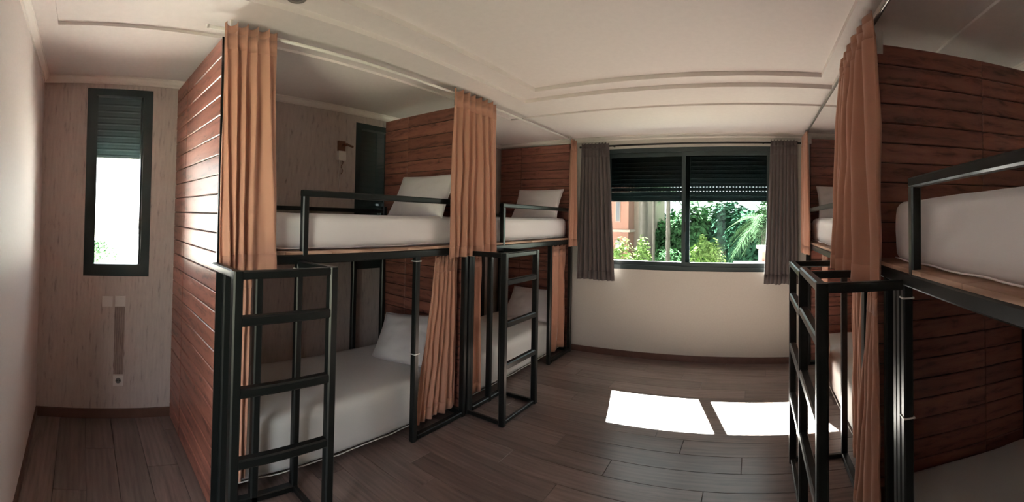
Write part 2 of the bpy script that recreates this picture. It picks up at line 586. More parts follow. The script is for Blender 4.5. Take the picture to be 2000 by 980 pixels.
def narrow_window(name, q, zglass, label, opened):
    y0, y1, z0, z1 = q
    wn = empty(name, (XW0 - 0.08, (y0 + y1) / 2, z0))
    struct(wn, label, 'window')
    X1, X0 = XW0 - 0.006, XW0 - 0.09
    f = 0.07
    for nm, b in (('frame_side', (X0, X1, y0, y0 + f, z0, z1)), ('frame_side', (X0, X1, y1 - f, y1, z0, z1)),
                  ('frame_bottom', (X0, X1, y0 + f, y1 - f, z0, z0 + 0.092)), ('frame_top', (X0, X1, y0 + f, y1 - f, z1 - 0.05, z1))):
        MB().box(*b).build(nm, 'aluminium_dark', wn)
    # inner lip of the sash
    lip = empty('sash', (XW0 - 0.05, (y0 + y1) / 2, z0 + 0.092), wn)
    g0, g1 = y0 + f, y1 - f
    for b in ((g0, g0 + 0.014), (g1 - 0.014, g1)):
        MB().box(X0 + 0.02, X0 + 0.06, b[0], b[1], z0 + 0.092, z1 - 0.05).build('stile', 'aluminium_dark', lip)
    MB().box(X0 + 0.036, X0 + 0.040, g0 + 0.01, g1 - 0.01, z0 + 0.09, z1 - 0.06).build('pane', 'window_glass', lip)
    MB().box(X0 + 0.06, X0 + 0.085, g1 - 0.018, g1 - 0.004, 1.42, 1.55).build('handle', 'rubber_gasket', lip)
    shut = empty('roller_shutter', (X0 - 0.02, (y0 + y1) / 2, zglass), wn)
    Ls = y1 - y0 - 0.02
    vs = [(-p[0], -Ls / 2, p[1]) for p in prof] + [(-p[0], Ls / 2, p[1]) for p in prof]
    me = MB().add(vs, [(i, (i + 1) % n, n + (i + 1) % n, n + i) for i in range(n)] + [tuple(range(n)), tuple(range(2 * n - 1, n - 1, -1))]).mesh('slat')
    me.materials.append(MATS['shutter_dark'])
    ln = MB().box(-0.003, 0.003, -Ls / 2, Ls / 2, -0.001, pitch - sl_h + 0.001).mesh('slat_link_strip')
    ln.materials.append(MATS['shutter_dark'])
    zz = zglass
    while zz < z1 - 0.01:
        place('slat', me, (X0 - 0.03, (y0 + y1) / 2, zz), shut)
        place('slat_link_strip', ln, (X0 - 0.03, (y0 + y1) / 2, zz + sl_h), shut)
        zz += pitch
    MB().box(X0 - 0.04, X0 - 0.02, y0 + 0.01, y1 - 0.01, zglass - 0.022, zglass).build('bottom_bar', 'aluminium_dark', shut)
    return wn


narrow_window('window_2', WIN2, 2.035, 'narrow dark window with bright glass below a half-lowered shutter', True)
narrow_window('window_3', WIN3, 1.20, 'narrow window with closed dark shutter over the upper bed', False)

# unseen doorway added behind the viewpoint to let fill daylight in
dr = empty('fill_door_1', ((FILL_DOOR[0] + FILL_DOOR[1]) / 2, YW0 - 0.1, 0))
struct(dr, 'unseen doorway added in the smooth pale wall for fill daylight', 'doorway')
for b in ((FILL_DOOR[0], FILL_DOOR[0] + 0.035, YW0 - T, YW0 - 0.002, 0, FILL_DOOR[3]), (FILL_DOOR[1] - 0.035, FILL_DOOR[1], YW0 - T, YW0 - 0.002, 0, FILL_DOOR[3]), (FILL_DOOR[0] + 0.035, FILL_DOOR[1] - 0.035, YW0 - T, YW0 - 0.002, FILL_DOOR[3] - 0.035, FILL_DOOR[3])):
    MB().box(*b).build('jamb', 'skirting', dr)
leaf = empty('fill_door_leaf', (FILL_DOOR[0] + 0.04, YW0 - T + 0.01, 0), dr)
dl = FILL_DOOR[1] - FILL_DOOR[0] - 0.08
MB().box(FILL_DOOR[0] + 0.04, FILL_DOOR[0] + 0.04 + dl, YW0 - T + 0.01, YW0 - T + 0.05, 0.008, FILL_DOOR[3] - 0.04).build('panel', 'skirting', leaf)
MB().tube([(FILL_DOOR[0] + dl, YW0 - T + 0.05, 1.02), (FILL_DOOR[0] + dl, YW0 - T + 0.10, 1.02), (FILL_DOOR[0] + dl - 0.11, YW0 - T + 0.10, 1.02)], 0.009, 8).build('handle', 'rod_grey', leaf)
leaf.rotation_euler.z = math.radians(-50)  # leaf angle sets how much fill daylight enters and where it goes
struct(MB().box(-4.2, 3.0, YW0 - T - 1.6, YW0 - T, -0.3, -0.01).build('gallery_floor', 'gallery_tile'), 'pale tiled gallery outside the added doorway', 'floor')

# ------------------------------------------------------------------ plank partition panels
PANEL_H = 2.556
ROWS = 24
BH = PANEL_H / ROWS
board_cache = {}


def board_mesh(w_):
    k = round(w_, 3)
    if k not in board_cache:
        board_cache[k] = chamfer_box_mesh('board', w_ - 0.003, 0.012, BH - 0.005, 0.004, 'panel_wood', '-y')
    return board_cache[k]


def panel(xr, xf, y, label, group='plank partitions at the bunk ends'):
    """xr wall side, xf aisle side; the planked face looks towards -y"""
    x0, x1 = min(xr, xf), max(xr, xf)
    root = empty('partition_panel', ((x0 + x1) / 2, y + 0.02, 0))
    tag(root, label, 'partition', group)
    MB().box(x0 + 0.002, x1 - 0.002, y + 0.012, y + 0.032, 0, PANEL_H - 0.002).build('core', 'panel_core', root)
    sgn = 1 if xf > xr else -1
    seam = xr + sgn * 0.33
    e = xf - sgn * 0.008
    for r_ in range(ROWS):
        zc = (r_ + 0.5) * BH
        place('board', board_mesh(abs(seam - xr)), ((xr + seam) / 2, y + 0.006, zc), root)
        place('board', board_mesh(abs(e - seam)), ((e + seam) / 2, y + 0.006, zc), root)
    MB().box(e, xf, y, y + 0.034, 0, PANEL_H).build('edge_strip', 'black_steel', root)
    return root


XF_L, XR_L = -2.162, -3.235          # bed front plane and rear plane, left row
XF_R, XR_R = 0.60, 1.60              # right row
Y1, Y2, Y3 = 0.722, 2.775, 4.835
panel(XW0 + 0.004, XF_L - 0.03, Y1, 'tall plank partition catching window glare beside the narrow window')
panel(XW0 + 0.03, XF_L - 0.05, Y2, 'plank partition between the two bunks under the papered wall')
panel(XW0 + 0.03, XF_L - 0.05, Y3, 'plank partition in the far corner left of the wide window')
panel(XW1 - 0.03, XF_R + 0.05, Y3, 'plank partition in the far corner right of the wide window')
panel(XW1 - 0.03, XF_R + 0.035, 2.165, 'large dark plank partition at the end of the near bunk')

# ------------------------------------------------------------------ bunk beds
TW = 0.046
DECK = 1.372


def bunk(label, xf, xr, y0, y1, ladder, mid_post, rail, group='black steel bunk beds', dz=0.0, open_ladder=False, extra_posts=(), far_front_post=True):
    """xf aisle plane, xr wall plane; ladder=(ya, yb) box in front of the aisle plane; rail=(ya, yb) guard rail span"""
    s = 1 if xf > xr else -1          # +1: aisle lies towards +x
    root = empty('bunk_bed', ((xf + xr) / 2, (y0 + y1) / 2, 0))
    tag(root, label, 'bunk bed', group)
    xf_c, xr_c = xf - s * TW / 2, xr + s * TW / 2
    deck = DECK + dz

    def P(name, p0, p1, w=TW, h=None, parent=root, mat='black_steel'):
        return MB().bar(p0, p1, w, h).build(name, mat, parent)
    # corner posts
    for yy in (y0 + TW / 2, y1 - TW / 2):
        if far_front_post or yy < (y0 + y1) / 2:
            P('post', (xf_c, yy, 0), (xf_c, yy, deck + 0.375))
        P('post', (xr_c, yy, 0), (xr_c, yy, deck + 0.33))
    for yy in mid_post:
        P('post', (xf_c, yy, 0), (xf_c, yy, deck - 0.05))
    for yy in extra_posts:
        P('post', (xr_c, yy, 0), (xr_c, yy, deck - 0.05))
    # deck frame
    ya, yb = y0 + TW, y1 - TW
    P('side_rail', (xf_c, ya, deck - 0.030), (xf_c, yb, deck - 0.030), TW, 0.055)
    P('side_rail', (xr_c, ya, deck - 0.030), (xr_c, yb, deck - 0.030), TW, 0.055)
    for yy in (y0 + TW / 2, y1 - TW / 2):
        P('end_rail', (xf_c - s * TW / 2, yy, deck - 0.030), (xr_c + s * TW / 2, yy, deck - 0.030), TW, 0.055)
        P('end_rail', (xf_c - s * TW / 2, yy, 0.025), (xr_c + s * TW / 2, yy, 0.025), TW, 0.04)
    nsl = 6
    for i in range(nsl):                      # deck boards
        b0 = ya + (yb - ya) * i / nsl
        b1 = ya + (yb - ya) * (i + 1) / nsl
        MB().box(xf - s * 0.004, xr + s * 0.01, b0 + 0.001, b1 - 0.001, deck - 0.002, deck + 0.016).build('deck_board', 'deck_plywood', root)
    # rear rail against the wall
    P('rear_rail', (xr_c, ya, deck + 0.285), (xr_c, yb, deck + 0.285), 0.036)
    # guard rail
    r0, r1 = rail
    ztop = deck + 0.358
    P('guard_rail', (xf_c, r0, ztop), (xf_c, r1, ztop), 0.04)
    if s > 0 or True:
        gp = r0 + 0.02 if ladder[0] < (r0 + r1) / 2 and ladder[1] <= r0 + 0.1 else r1 - 0.02
        P('guard_post', (xf_c, gp, deck - 0.055), (xf_c, gp, ztop - 0.02), 0.042)
    # floor rails of the aisle side
    P('floor_rail', (xf_c, y0 + TW, 0.022), (xf_c, y0 + 0.001 + TW + 0.001, 0.022), TW, 0.036) if False else None
    # ladder
    la, lb = ladder
    lad = empty('ladder', (xf_c + s * 0.3, (la + lb) / 2, 0), root)
    xo = xf + s * 0.33
    ztl = deck - 0.035
    ups = (la, lb) if not open_ladder else ((la,) if open_ladder == 'near' else (lb,))
    for yy in ups:
        P('upright', (xo, yy, 0), (xo, yy, ztl), 0.049, parent=lad)
        P('top_bar', (xo - s * 0.022, yy, ztl - 0.02), (xf_c + s * TW / 2, yy, ztl - 0.02), 0.04, parent=lad)
        P('floor_bar', (xo - s * 0.022, yy, 0.018), (xf_c + s * TW / 2, yy, 0.018), 0.03, parent=lad)
        if yy < y0 + 0.03 and s > 0 and y0 < 1:
            continue                      # the corner post carries this side
        P('rear_upright', (xf_c, yy + (0.001 if yy == la else -0.001), 0), (xf_c, yy, deck - 0.058), 0.042, parent=lad)
    i0, i1 = la + 0.022, lb - 0.022
    P('top_bar', (xo, i0, ztl - 0.02), (xo, i1, ztl - 0.02), 0.04, parent=lad)
    for zr in (1.105, 0.775, 0.45):
        P('rung', (xo, i0, zr + dz), (xo, i1, zr + dz), 0.046, parent=lad)
    P('floor_bar', (xo, i0, 0.018), (xo, i1, 0.018), 0.03, parent=lad)
    return root


b1 = bunk('black steel bunk bed with ladder, between the glaring partition and the middle partition', XF_L, XR_L, 0.757, 2.765, (0.705, 1.225), (0.968, 2.185), (1.235, 2.72), extra_posts=(2.39,))
b2 = bunk('far black steel bunk bed with ladder, left of the wide window', XF_L, XR_L, 2.81, 4.825, (2.80, 3.30), (3.11, 4.262), (3.275, 4.78), extra_posts=(4.4,))
b3 = bunk('far black steel bunk bed right of the wide window, half hidden by a curtain', XF_R, XR_R, 2.285, 4.825, (2.285, 2.885), (), (2.91, 4.78))
b4 = bunk('near black steel bunk bed cut by the picture edge, beside the large dark partition', XF_R, XR_R, 0.12, 2.155, (1.66, 2.285), (1.707, 1.754, 1.89), (0.17, 1.585), dz=0.025, open_ladder='near', far_front_post=False)
# floor rails, welded along the aisle side
for bed, ya, yb, xf in ((b1, 0.81, 1.235, XF_L), (b1, 2.21, 2.715, XF_L), (b2, 4.29, 4.775, XF_L), (b2, 2.86, 3.275, XF_L), (b3, 2.335, 2.86, XF_R)):
    s = 1 if xf < 0 else -1
    MB().bar((xf - s * TW / 2, ya, 0.022), (xf - s * TW / 2, yb, 0.022), TW, 0.036).build('floor_rail', 'black_steel', bed)
# pale cable ties round the posts
for bed, x, y, zz, s in ((b1, XF_L - TW / 2, 1.225, 1.285, 0.045), (b1, XF_L - TW / 2, 2.185, 1.285, 0.049), (b2, XF_L - TW / 2, 3.30, 1.285, 0.045), (b1, XF_L - TW / 2, 2.185, 0.62, 0.049),
                         (b4, XF_R + TW / 2, 1.66, 1.285, 0.045), (b4, XF_R + TW / 2, 1.66, 0.80, 0.045)):
    MB().box(x - s / 2 - 0.002, x + s / 2 + 0.002, y - s / 2 - 0.002, y + s / 2 + 0.002, zz, zz + 0.006).build('cable_tie', 'white_clip', bed)

# ------------------------------------------------------------------ mattresses and pillows


def soft_box(name, x0, x1, y0, y1, z0, z1, rad, mat, wrinkle=0.004, seed=0, drop=0.0, parent=None):
    """rounded, slightly sagging mattress with sheet wrinkles"""
    nx, ny, nz = 22, 34, 7
    cx, cy, cz = (x0 + x1) / 2, (y0 + y1) / 2, (z0 + z1) / 2
    hx, hy, hz = (x1 - x0) / 2, (y1 - y0) / 2, (z1 - z0) / 2
    bm = bmesh.new()
    bmesh.ops.create_cube(bm, size=2.0)
    ex = [e for e in bm.edges if abs(e.verts[0].co.x - e.verts[1].co.x) > 1]
    ey = [e for e in bm.edges if abs(e.verts[0].co.y - e.verts[1].co.y) > 1]
    ez = [e for e in bm.edges if abs(e.verts[0].co.z - e.verts[1].co.z) > 1]
    bmesh.ops.subdivide_edges(bm, edges=ex, cuts=nx, use_grid_fill=True)
    ey = [e for e in bm.edges if abs(e.verts[0].co.y - e.verts[1].co.y) > 1]
    bmesh.ops.subdivide_edges(bm, edges=ey, cuts=ny, use_grid_fill=True)
    ez = [e for e in bm.edges if abs(e.verts[0].co.z - e.verts[1].co.z) > 1]
    bmesh.ops.subdivide_edges(bm, edges=ez, cuts=nz, use_grid_fill=True)
    for v in bm.verts:
        p = Vector((v.co.x * hx, v.co.y * hy, v.co.z * hz))
        inner = Vector((max(-hx + rad, min(hx - rad, p.x)), max(-hy + rad, min(hy - rad, p.y)), max(-hz + rad, min(hz - rad, p.z))))
        d = p - inner
        if d.length > 1e-6:
            # push corner vertices on to the rounding
            m = max(abs(d.x), abs(d.y), abs(d.z))
            p = inner + d.normalized() * m
        q = Vector((p.x * 3 + seed * 7.3, p.y * 2.1, p.z * 5))
        nrm = d.normalized() if d.length > 1e-6 else Vector((0, 0, 1))
        a = noise.noise(q) + 0.5 * noise.noise(q * 2.7)
        if p.z > -hz + 0.01:
            p += nrm * a * wrinkle
        p.z = max(p.z, -hz)
        v.co = p + Vector((cx, cy, cz))
    bmesh.ops.recalc_face_normals(bm, faces=bm.faces)
    base = Vector((cx, cy, z0))
    bmesh.ops.translate(bm, vec=-base, verts=bm.verts)
    me = bpy.data.meshes.new(name)
    bm.to_mesh(me)
    bm.free()
    for p in me.polygons:
        p.use_smooth = True
    me.materials.append(MATS[mat])
    o = bpy.data.objects.new(name, me)
    C.objects.link(o)
    o.location = base
    return o


def mattress(label, x0, x1, y0, y1, z0, z1, mat='mattress_sheet', seed=0, wrinkle=0.005):
    o = soft_box('mattress', x0, x1, y0, y1, z0, z1, 0.055, mat, wrinkle, seed)
    tag(o, label, 'mattress', 'white sheeted bunk mattresses')
    # gathered elastic hem of the fitted sheet along the foot of the sides
    i = 0.004
    for (p, q) in (((x0 - i, y0 + 0.05), (x0 - i, y1 - 0.05)), ((x1 + i, y0 + 0.05), (x1 + i, y1 - 0.05))):
        pts = [(p[0] + 0.002 * math.sin(k_ * 1.7), p[1] + (q[1] - p[1]) * k_ / 30, z0 + 0.016 + 0.003 * math.sin(k_ * 0.9)) for k_ in range(31)]
        MB().tube(pts, 0.0035, 6).build('sheet_hem', mat, o, smooth=True)
    return o


ZM0 = DECK + 0.017
mattress('white mattress on the upper bunk nearest the glaring partition', XF_L - 0.995, XF_L - 0.055, 0.83, 2.715, ZM0, 1.612, seed=1)
mattress('white mattress on the far upper bunk left of the wide window', XF_L - 0.995, XF_L - 0.055, 2.88, 4.78, ZM0, 1.622, seed=2)
mattress('pale mattress on the lower bunk behind the nearest ladder', XF_L - 1.01, XF_L - 0.105, 0.83, 2.70, 0.052, 0.392, 'sheet_lower', 3, 0.008)
mattress('pale mattress on the far lower bunk behind the second ladder', XF_L - 1.01, XF_L - 0.105, 2.88, 4.775, 0.052, 0.40, 'sheet_lower', 4, 0.008)
mattress('white mattress glimpsed on the far upper bunk right of the window', XF_R + 0.06, XF_R + 0.94, 2.92, 4.775, ZM0, 1.64, seed=5)
mattress('thick white mattress on the near upper bunk at the picture edge', XF_R + 0.065, XF_R + 0.94, 0.19, 1.96, ZM0 + 0.025, 1.70, seed=6)
mattress('shadowed mattress on the near lower bunk below the large dark partition', XF_R + 0.12, XF_R + 0.94, 0.19, 2.09, 0.052, 0.33, 'sheet_lower', 7, 0.008)
mattress('shadowed mattress on the far lower bunk behind the doubled ladders', XF_R + 0.12, XF_R + 0.94, 2.92, 4.775, 0.052, 0.36, 'sheet_lower', 8, 0.008)


def pillow(label, loc, rot, w=0.62, h=0.44, t=0.13, seed=0):
    """stuffed pillow with drawn-out corners; w along local x, h along local y"""
    n = 22
    mb = MB()
    idx = {}
    for sgn in (1, -1):
        for i in range(n + 1):
            for j in range(n + 1):
                u, v = -1 + 2 * i / n, -1 + 2 * j / n
                edge = i in (0, n) or j in (0, n)
                if edge and sgn == -1:
                    idx[(sgn, i, j)] = idx[(1, i, j)]
                    continue
                k_ = 1 - 0.055 * (1 - abs(u) ** 2) * (abs(v) ** 2.0) * 1.0
                l_ = 1 - 0.055 * (1 - abs(v) ** 2) * (abs(u) ** 2.0) * 1.0
                x, y = u * w / 2 * l_, v * h / 2 * k_
                fat = ((1 - abs(u) ** 2.6) * (1 - abs(v) ** 2.6)) ** 0.62
                q = Vector((u * 2.2 + seed * 3.1, v * 2.2, sgn * 0.7))
                z_ = sgn * t / 2 * fat * (1 + 0.20 * noise.noise(q)) + 0.012 * noise.noise(q * 1.9) * fat
                idx[(sgn, i, j)] = len(mb.v)
                mb.v.append((x, y, z_))
        for i in range(n):
            for j in range(n):
                f = [idx[(sgn, i, j)], idx[(sgn, i + 1, j)], idx[(sgn, i + 1, j + 1)], idx[(sgn, i, j + 1)]]
                mb.f.append(tuple(f if sgn == 1 else f[::-1]))
    me = mb.mesh('pillow', smooth=True)
    me.materials.append(MATS['pillow_cotton'])
    o = bpy.data.objects.new('pillow', me)
    C.objects.link(o)
    o.location = loc
    o.rotation_euler = rot
    tag(o, label, 'pillow', 'white pillows on the bunks')
    # piped seam round the edge
    pts = []
    for i in range(n + 1): pts.append(mb.v[idx[(1, i, 0)]])
    for j in range(1, n + 1): pts.append(mb.v[idx[(1, n, j)]])
    for i in range(n - 1, -1, -1): pts.append(mb.v[idx[(1, i, n)]])
    for j in range(n - 1, -1, -1): pts.append(mb.v[idx[(1, 0, j)]])
    s = MB().tube(pts, 0.0035, 5, caps=False)
    sm = s.mesh('seam', smooth=True)
    sm.materials.append(MATS['pillow_cotton'])
    so = bpy.data.objects.new('seam', sm)
    C.objects.link(so)
    so.parent = o
    return o


rad = math.radians
pillow('white pillow propped against the middle partition on the upper bunk', (-2.56, 2.60, 1.785), (rad(62), 0, 0), 0.66, 0.42, 0.13, 1)
pillow('white pillow propped in the far corner on the upper bunk left of the window', (-2.58, 4.66, 1.80), (rad(62), 0, 0), 0.64, 0.42, 0.13, 2)
pillow('white pillow tilted against the partition on the lower bunk behind the nearest ladder', (-2.62, 2.53, 0.575), (rad(56), rad(-6), rad(8)), 0.66, 0.44, 0.14, 3)
pillow('white pillow on the far lower bunk behind the second ladder', (-2.60, 4.58, 0.575), (rad(50), 0, 0), 0.66, 0.44, 0.14, 4)
pillow('white pillow glimpsed beside the orange curtain on the far bunk right of the window', (1.02, 4.655, 1.815), (rad(64), 0, 0), 0.62, 0.42, 0.13, 5)

# ------------------------------------------------------------------ curtains


def curtain(name, label, top, bot, z0, z1, axis, plane, mat, pleats, amp, group, seed=0, header=0.085, swirl=0.25, head_amp=None, hook=True, flare=1.0, bulge=0.0):
    """hanging pleated cloth. top/bot: span along the rod axis at the top and hem; plane: the other coordinate; amp: pleat depth"""
    rnd = random.Random(seed)
    nu, nv = pleats * 12, 30
    ph = [rnd.uniform(-0.6, 0.6) for _ in range(pleats + 2)]
    head_amp = amp * 0.55 if head_amp is None else head_amp
    mb = MB()
    for j in range(nv + 1):
        v = j / nv
        zz = z1 + (z0 - z1) * v
        for i in range(nu + 1):
            u = i / nu
            k_ = u * pleats
            c = int(min(pleats - 1, k_))
            # pleats drift and merge on the way down
            warp = swirl * math.sin(u * math.pi * 2 + seed) * v + 0.10 * noise.noise(Vector((u * 4, v * 1.5, seed)))
            phase = 2 * math.pi * (k_ + warp * (1 if 0 < i < nu else 0))
            env = min(1.0, 6 * u, 6 * (1 - u)) * 0.6 + 0.4
            hd = math.exp(-((v * (z1 - z0) - header) / 0.03) ** 2)          # pinched line below the heading
            a = (head_amp if v * (z1 - z0) < header else amp * min(1.0, 0.55 + 1.1 * v)) * env * (1 - 0.45 * hd)
            off = a * math.sin(phase) + amp * 0.45 * math.sin(phase * 0.5 + ph[c]) * v * env
            off += 0.012 * noise.noise(Vector((u * 6, v * 5, seed * 1.3)))
            s0 = top[0] + (top[1] - top[0]) * u
            s1 = bot[0] + (bot[1] - bot[0]) * u
            e = v ** flare
            sp = s0 + (s1 - s0) * e + 0.012 * math.sin(phase * 1.0 + 1.2) * (1 - v) + bulge * math.sin(math.pi * v) * (u - 0.5)
            hem = zz + (0.012 * noise.noise(Vector((u * 5, 3.3, seed))) * v)
            top_wave = 0.010 * math.sin(phase * 1.0) * max(0, 1 - v * 10)
            p = (plane + off, sp, hem + top_wave) if axis == 'y' else (sp, plane + off, hem + top_wave)
            mb.v.append(p)
    W = nu + 1
    for j in range(nv):
        for i in range(nu):
            mb.f.append((j * W + i, j * W + i + 1, (j + 1) * W + i + 1, (j + 1) * W + i))
    o = mb.build(name, mat, smooth=True)
    sol = o.modifiers.new('thickness', 'SOLIDIFY')
    sol.thickness = 0.003
    sol.offset = 0
    tag(o, label, 'curtain', group)
    # stitched hem and heading bands
    for nm, j0, j1 in (('heading', 1, 3), ('hem', nv - 2, nv)):
        h = MB()
        for j in range(j0, j1 + 1):
            h.v += [mb.v[j * W + i] for i in range(W)]
        for j in range(j1 - j0):
            for i in range(nu):
                h.f.append((j * W + i, j * W + i + 1, (j + 1) * W + i + 1, (j + 1) * W + i))
        ho = h.build(nm, mat, o, smooth=True)
        m = ho.modifiers.new('thickness', 'SOLIDIFY')
        m.thickness = 0.0055
        m.offset = 0
    return o


ROD_L, ROD_R, ROD_Z = XF_L + 0.004, XF_R - 0.006, 2.566
GO = 'orange curtains of the upper bunks'
GL = 'orange curtains of the lower bunks'
curtain('bunk_curtain', 'tall orange curtain gathered at the front of the glaring partition', (0.70, 1.0), (0.715, 1.045), 1.295, 2.60, 'y', ROD_L + 0.04, 'orange_cloth', 5, 0.021, GO, 11, swirl=0.6, flare=1.4)
curtain('bunk_curtain', 'tall orange curtain gathered in front of the middle partition', (2.475, 3.035), (2.46, 3.09), 1.30, 2.60, 'y', ROD_L + 0.045, 'orange_cloth', 7, 0.026, GO, 12, swirl=0.4)
curtain('bunk_curtain', 'narrow orange curtain beside the grey drape left of the window', (4.655, 4.81), (4.62, 4.82), 1.29, 2.575, 'y', ROD_L + 0.035, 'orange_cloth', 3, 0.028, GO, 13)
curtain('bunk_curtain', 'wide dusky orange curtain hanging before the large dark partition', (1.91, 2.56), (1.80, 2.78), 1.305, 2.60, 'y', ROD_R - 0.045, 'orange_cloth', 6, 0.050, GO, 14, swirl=0.45, flare=0.5)
curtain('bunk_curtain', 'narrow orange curtain beside the grey drape right of the window', (4.45, 4.77), (4.30, 4.80), 1.27, 2.565, 'y', ROD_R - 0.03, 'orange_cloth', 4, 0.028, GO, 15, bulge=0.05)
curtain('bunk_curtain', 'orange curtain behind the nearest ladder on the lower bunk', (0.81, 0.94), (0.81, 0.94), 0.10, 1.30, 'y', XF_L - 0.074, 'orange_cloth', 3, 0.017, GL, 16)
curtain('bunk_curtain', 'orange curtain flaring out by the short floor rail before the middle partition', (2.43, 2.70), (2.24, 2.705), 0.075, 1.30, 'y', XF_L - 0.074, 'orange_cloth', 6, 0.017, GL, 17, flare=1.2)
curtain('bunk_curtain', 'orange lower curtain between the middle partition and the second ladder', (2.88, 3.03), (2.875, 3.06), 0.10, 1.30, 'y', XF_L - 0.074, 'orange_cloth', 3, 0.017, GL, 18)
curtain('bunk_curtain', 'orange lower curtain in the far corner beside the wall under the window', (4.42, 4.76), (4.36, 4.765), 0.075, 1.30, 'y', XF_L - 0.074, 'orange_cloth', 3, 0.024, GL, 19)
curtain('bunk_curtain', 'dusky orange lower curtain sweeping out beside the thick post of the near bunk', (1.90, 2.05), (1.90, 2.38), 0.055, 1.285, 'y', XF_R - 0.030, 'orange_cloth', 4, 0.017, GL, 20, flare=1.1)
curtain('bunk_curtain', 'dusky orange lower curtain seen between the right ladder uprights', (2.48, 2.84), (2.46, 2.845), 0.08, 1.30, 'y', XF_R + 0.074, 'orange_cloth', 5, 0.017, GL, 21)
curtain('bunk_curtain', 'narrow orange strip of lower curtain beside the farthest ladder upright right of the window', (3.82, 4.12), (3.80, 4.16), 0.08, 1.30, 'y', XF_R + 0.074, 'orange_cloth', 3, 0.017, GL, 24)
GG = 'grey drapes of the wide window'
curtain('window_drape', 'dark grey pleated drape at the left edge of the wide window', (-2.055, -1.70), (-2.085, -1.60), 0.895, 2.535, 'x', YW1 - 0.085, 'grey_cloth', 8, 0.024, GG, 22, swirl=0.1)
curtain('window_drape', 'dark grey pleated drape at the right edge of the wide window', (0.19, 0.49), (0.125, 0.51), 0.905, 2.525, 'x', YW1 - 0.085, 'grey_cloth', 8, 0.024, GG, 23, swirl=0.1)

# curtain rods ---------------------------------------------------------------


def rod(label, p0, p1, r, mat, brackets, up, name='curtain_rod'):
    root = empty(name, ((p0[0] + p1[0]) / 2, (p0[1] + p1[1]) / 2, p0[2]))
    tag(root, label, 'curtain rod')
    MB().tube([p0, p1], r, 12).build('pole', mat, root, smooth=True)
    d = (Vector(p1) - Vector(p0)).normalized()
    for p in (p0, p1):
        q = Vector(p)
        sg = -1 if p is p0 else 1
        MB().tube([q, q + d * sg * 0.012], [r * 1.35, r * 1.1], 12).build('end_cap', mat, root, smooth=True)
    for b in brackets:
        q = Vector(p0).lerp(Vector(p1), b)
        MB().bar(q, q + Vector(up), 0.014, 0.014).build('bracket', mat, root)
    return root


rod('pale curtain rod running under the ceiling over the bunks by the papered wall', (ROD_L + 0.01, 0.63, ROD_Z + 0.012), (ROD_L + 0.01, 4.81, ROD_Z + 0.012), 0.010, 'rod_white', (0.03, 0.5, 0.97), (0, 0, ZC - ROD_Z - 0.014 + 0.014))
rod('grey curtain rod running under the ceiling over the bunks nearest the picture edge', (ROD_R - 0.01, 0.2, ROD_Z + 0.012), (ROD_R - 0.01, 4.81, ROD_Z + 0.012), 0.010, 'rod_grey', (0.03, 0.5, 0.97), (0, 0, Z3 - ROD_Z - 0.014))
rod('thin black rod carrying the grey drapes above the wide window', (-2.06, YW1 - 0.075, 2.497), (0.53, YW1 - 0.075, 2.497), 0.011, 'rod_black', (0.16, 0.84), (0, 0.075, 0))
# white metal hanger tabs at the ends of the aisle-side partitions
for x, y, lab in ((XF_R + 0.045, 2.13, 'small white metal tab above the large dark partition'), (XF_R + 0.03, 4.76, 'small white metal tab at the top of the far curtain right of the window')):
    root = empty('hanger_tab', (x, y, 2.50))
    tag(root, lab, 'bracket', 'white hanger tabs on the rods')
    MB().box(x - 0.028, x + 0.028, y - 0.004, y, 2.485, 2.60).build('plate', 'white_plastic', root)
    MB().box(x - 0.028, x + 0.028, y - 0.004, y + 0.02, 2.60, 2.606).build('flange', 'white_plastic', root)

# ------------------------------------------------------------------ wall fittings


def switch(y, z, label):
    root = empty('wall_switch', (XW0, y, z - 0.04))
    tag(root, label, 'switch', 'white switches under the narrow window')
    MB().box(XW0, XW0 + 0.009, y - 0.040, y + 0.040, z - 0.040, z + 0.040).build('plate', 'white_plastic', root)
    MB().box(XW0 + 0.009, XW0 + 0.014, y - 0.026, y + 0.026, z - 0.028, z + 0.028).build('rocker', 'white_plastic', root)


switch(0.213, 0.897, 'white wall switch under the narrow window, farther from the partition')
switch(0.313, 0.900, 'white wall switch under the narrow window, above the torn strip')
root = empty('wall_socket', (XW0, 0.312, 0.25))
tag(root, 'small white wall socket low on the papered wall below the torn strip', 'socket')
MB().box(XW0, XW0 + 0.009, 0.272, 0.352, 0.248, 0.328).build('plate', 'white_plastic', root)
MB().tube([(XW0 + 0.009, 0.312, 0.288), (XW0 + 0.012, 0.312, 0.288)], 0.021, 16).build('recess', 'grey_plastic', root)
for yy in (0.303, 0.321):
    MB().tube([(XW0 + 0.012, yy, 0.288), (XW0 + 0.0135, yy, 0.288)], 0.0035, 8).build('contact_hole', 'rubber_gasket', root)
sc = MB()
npt = 16
vs, fs = [], []
for i in range(npt + 1):
    zz = 0.335 + (0.855 - 0.335) * i / npt
    dl = 0.006 * noise.noise(Vector((i * 0.7, 1, 0)))
    dr_ = 0.006 * noise.noise(Vector((i * 0.9, 5, 0)))
    for yy in (0.272 + dl, 0.352 + dr_):
        vs.append((XW0 + 0.0015, yy, zz))
for i in range(npt):
    fs.append((2 * i, 2 * i + 1, 2 * i + 3, 2 * i + 2))
sc.add(vs, fs)
scar = sc.build('torn_strip', 'wall_scar', wall_left)
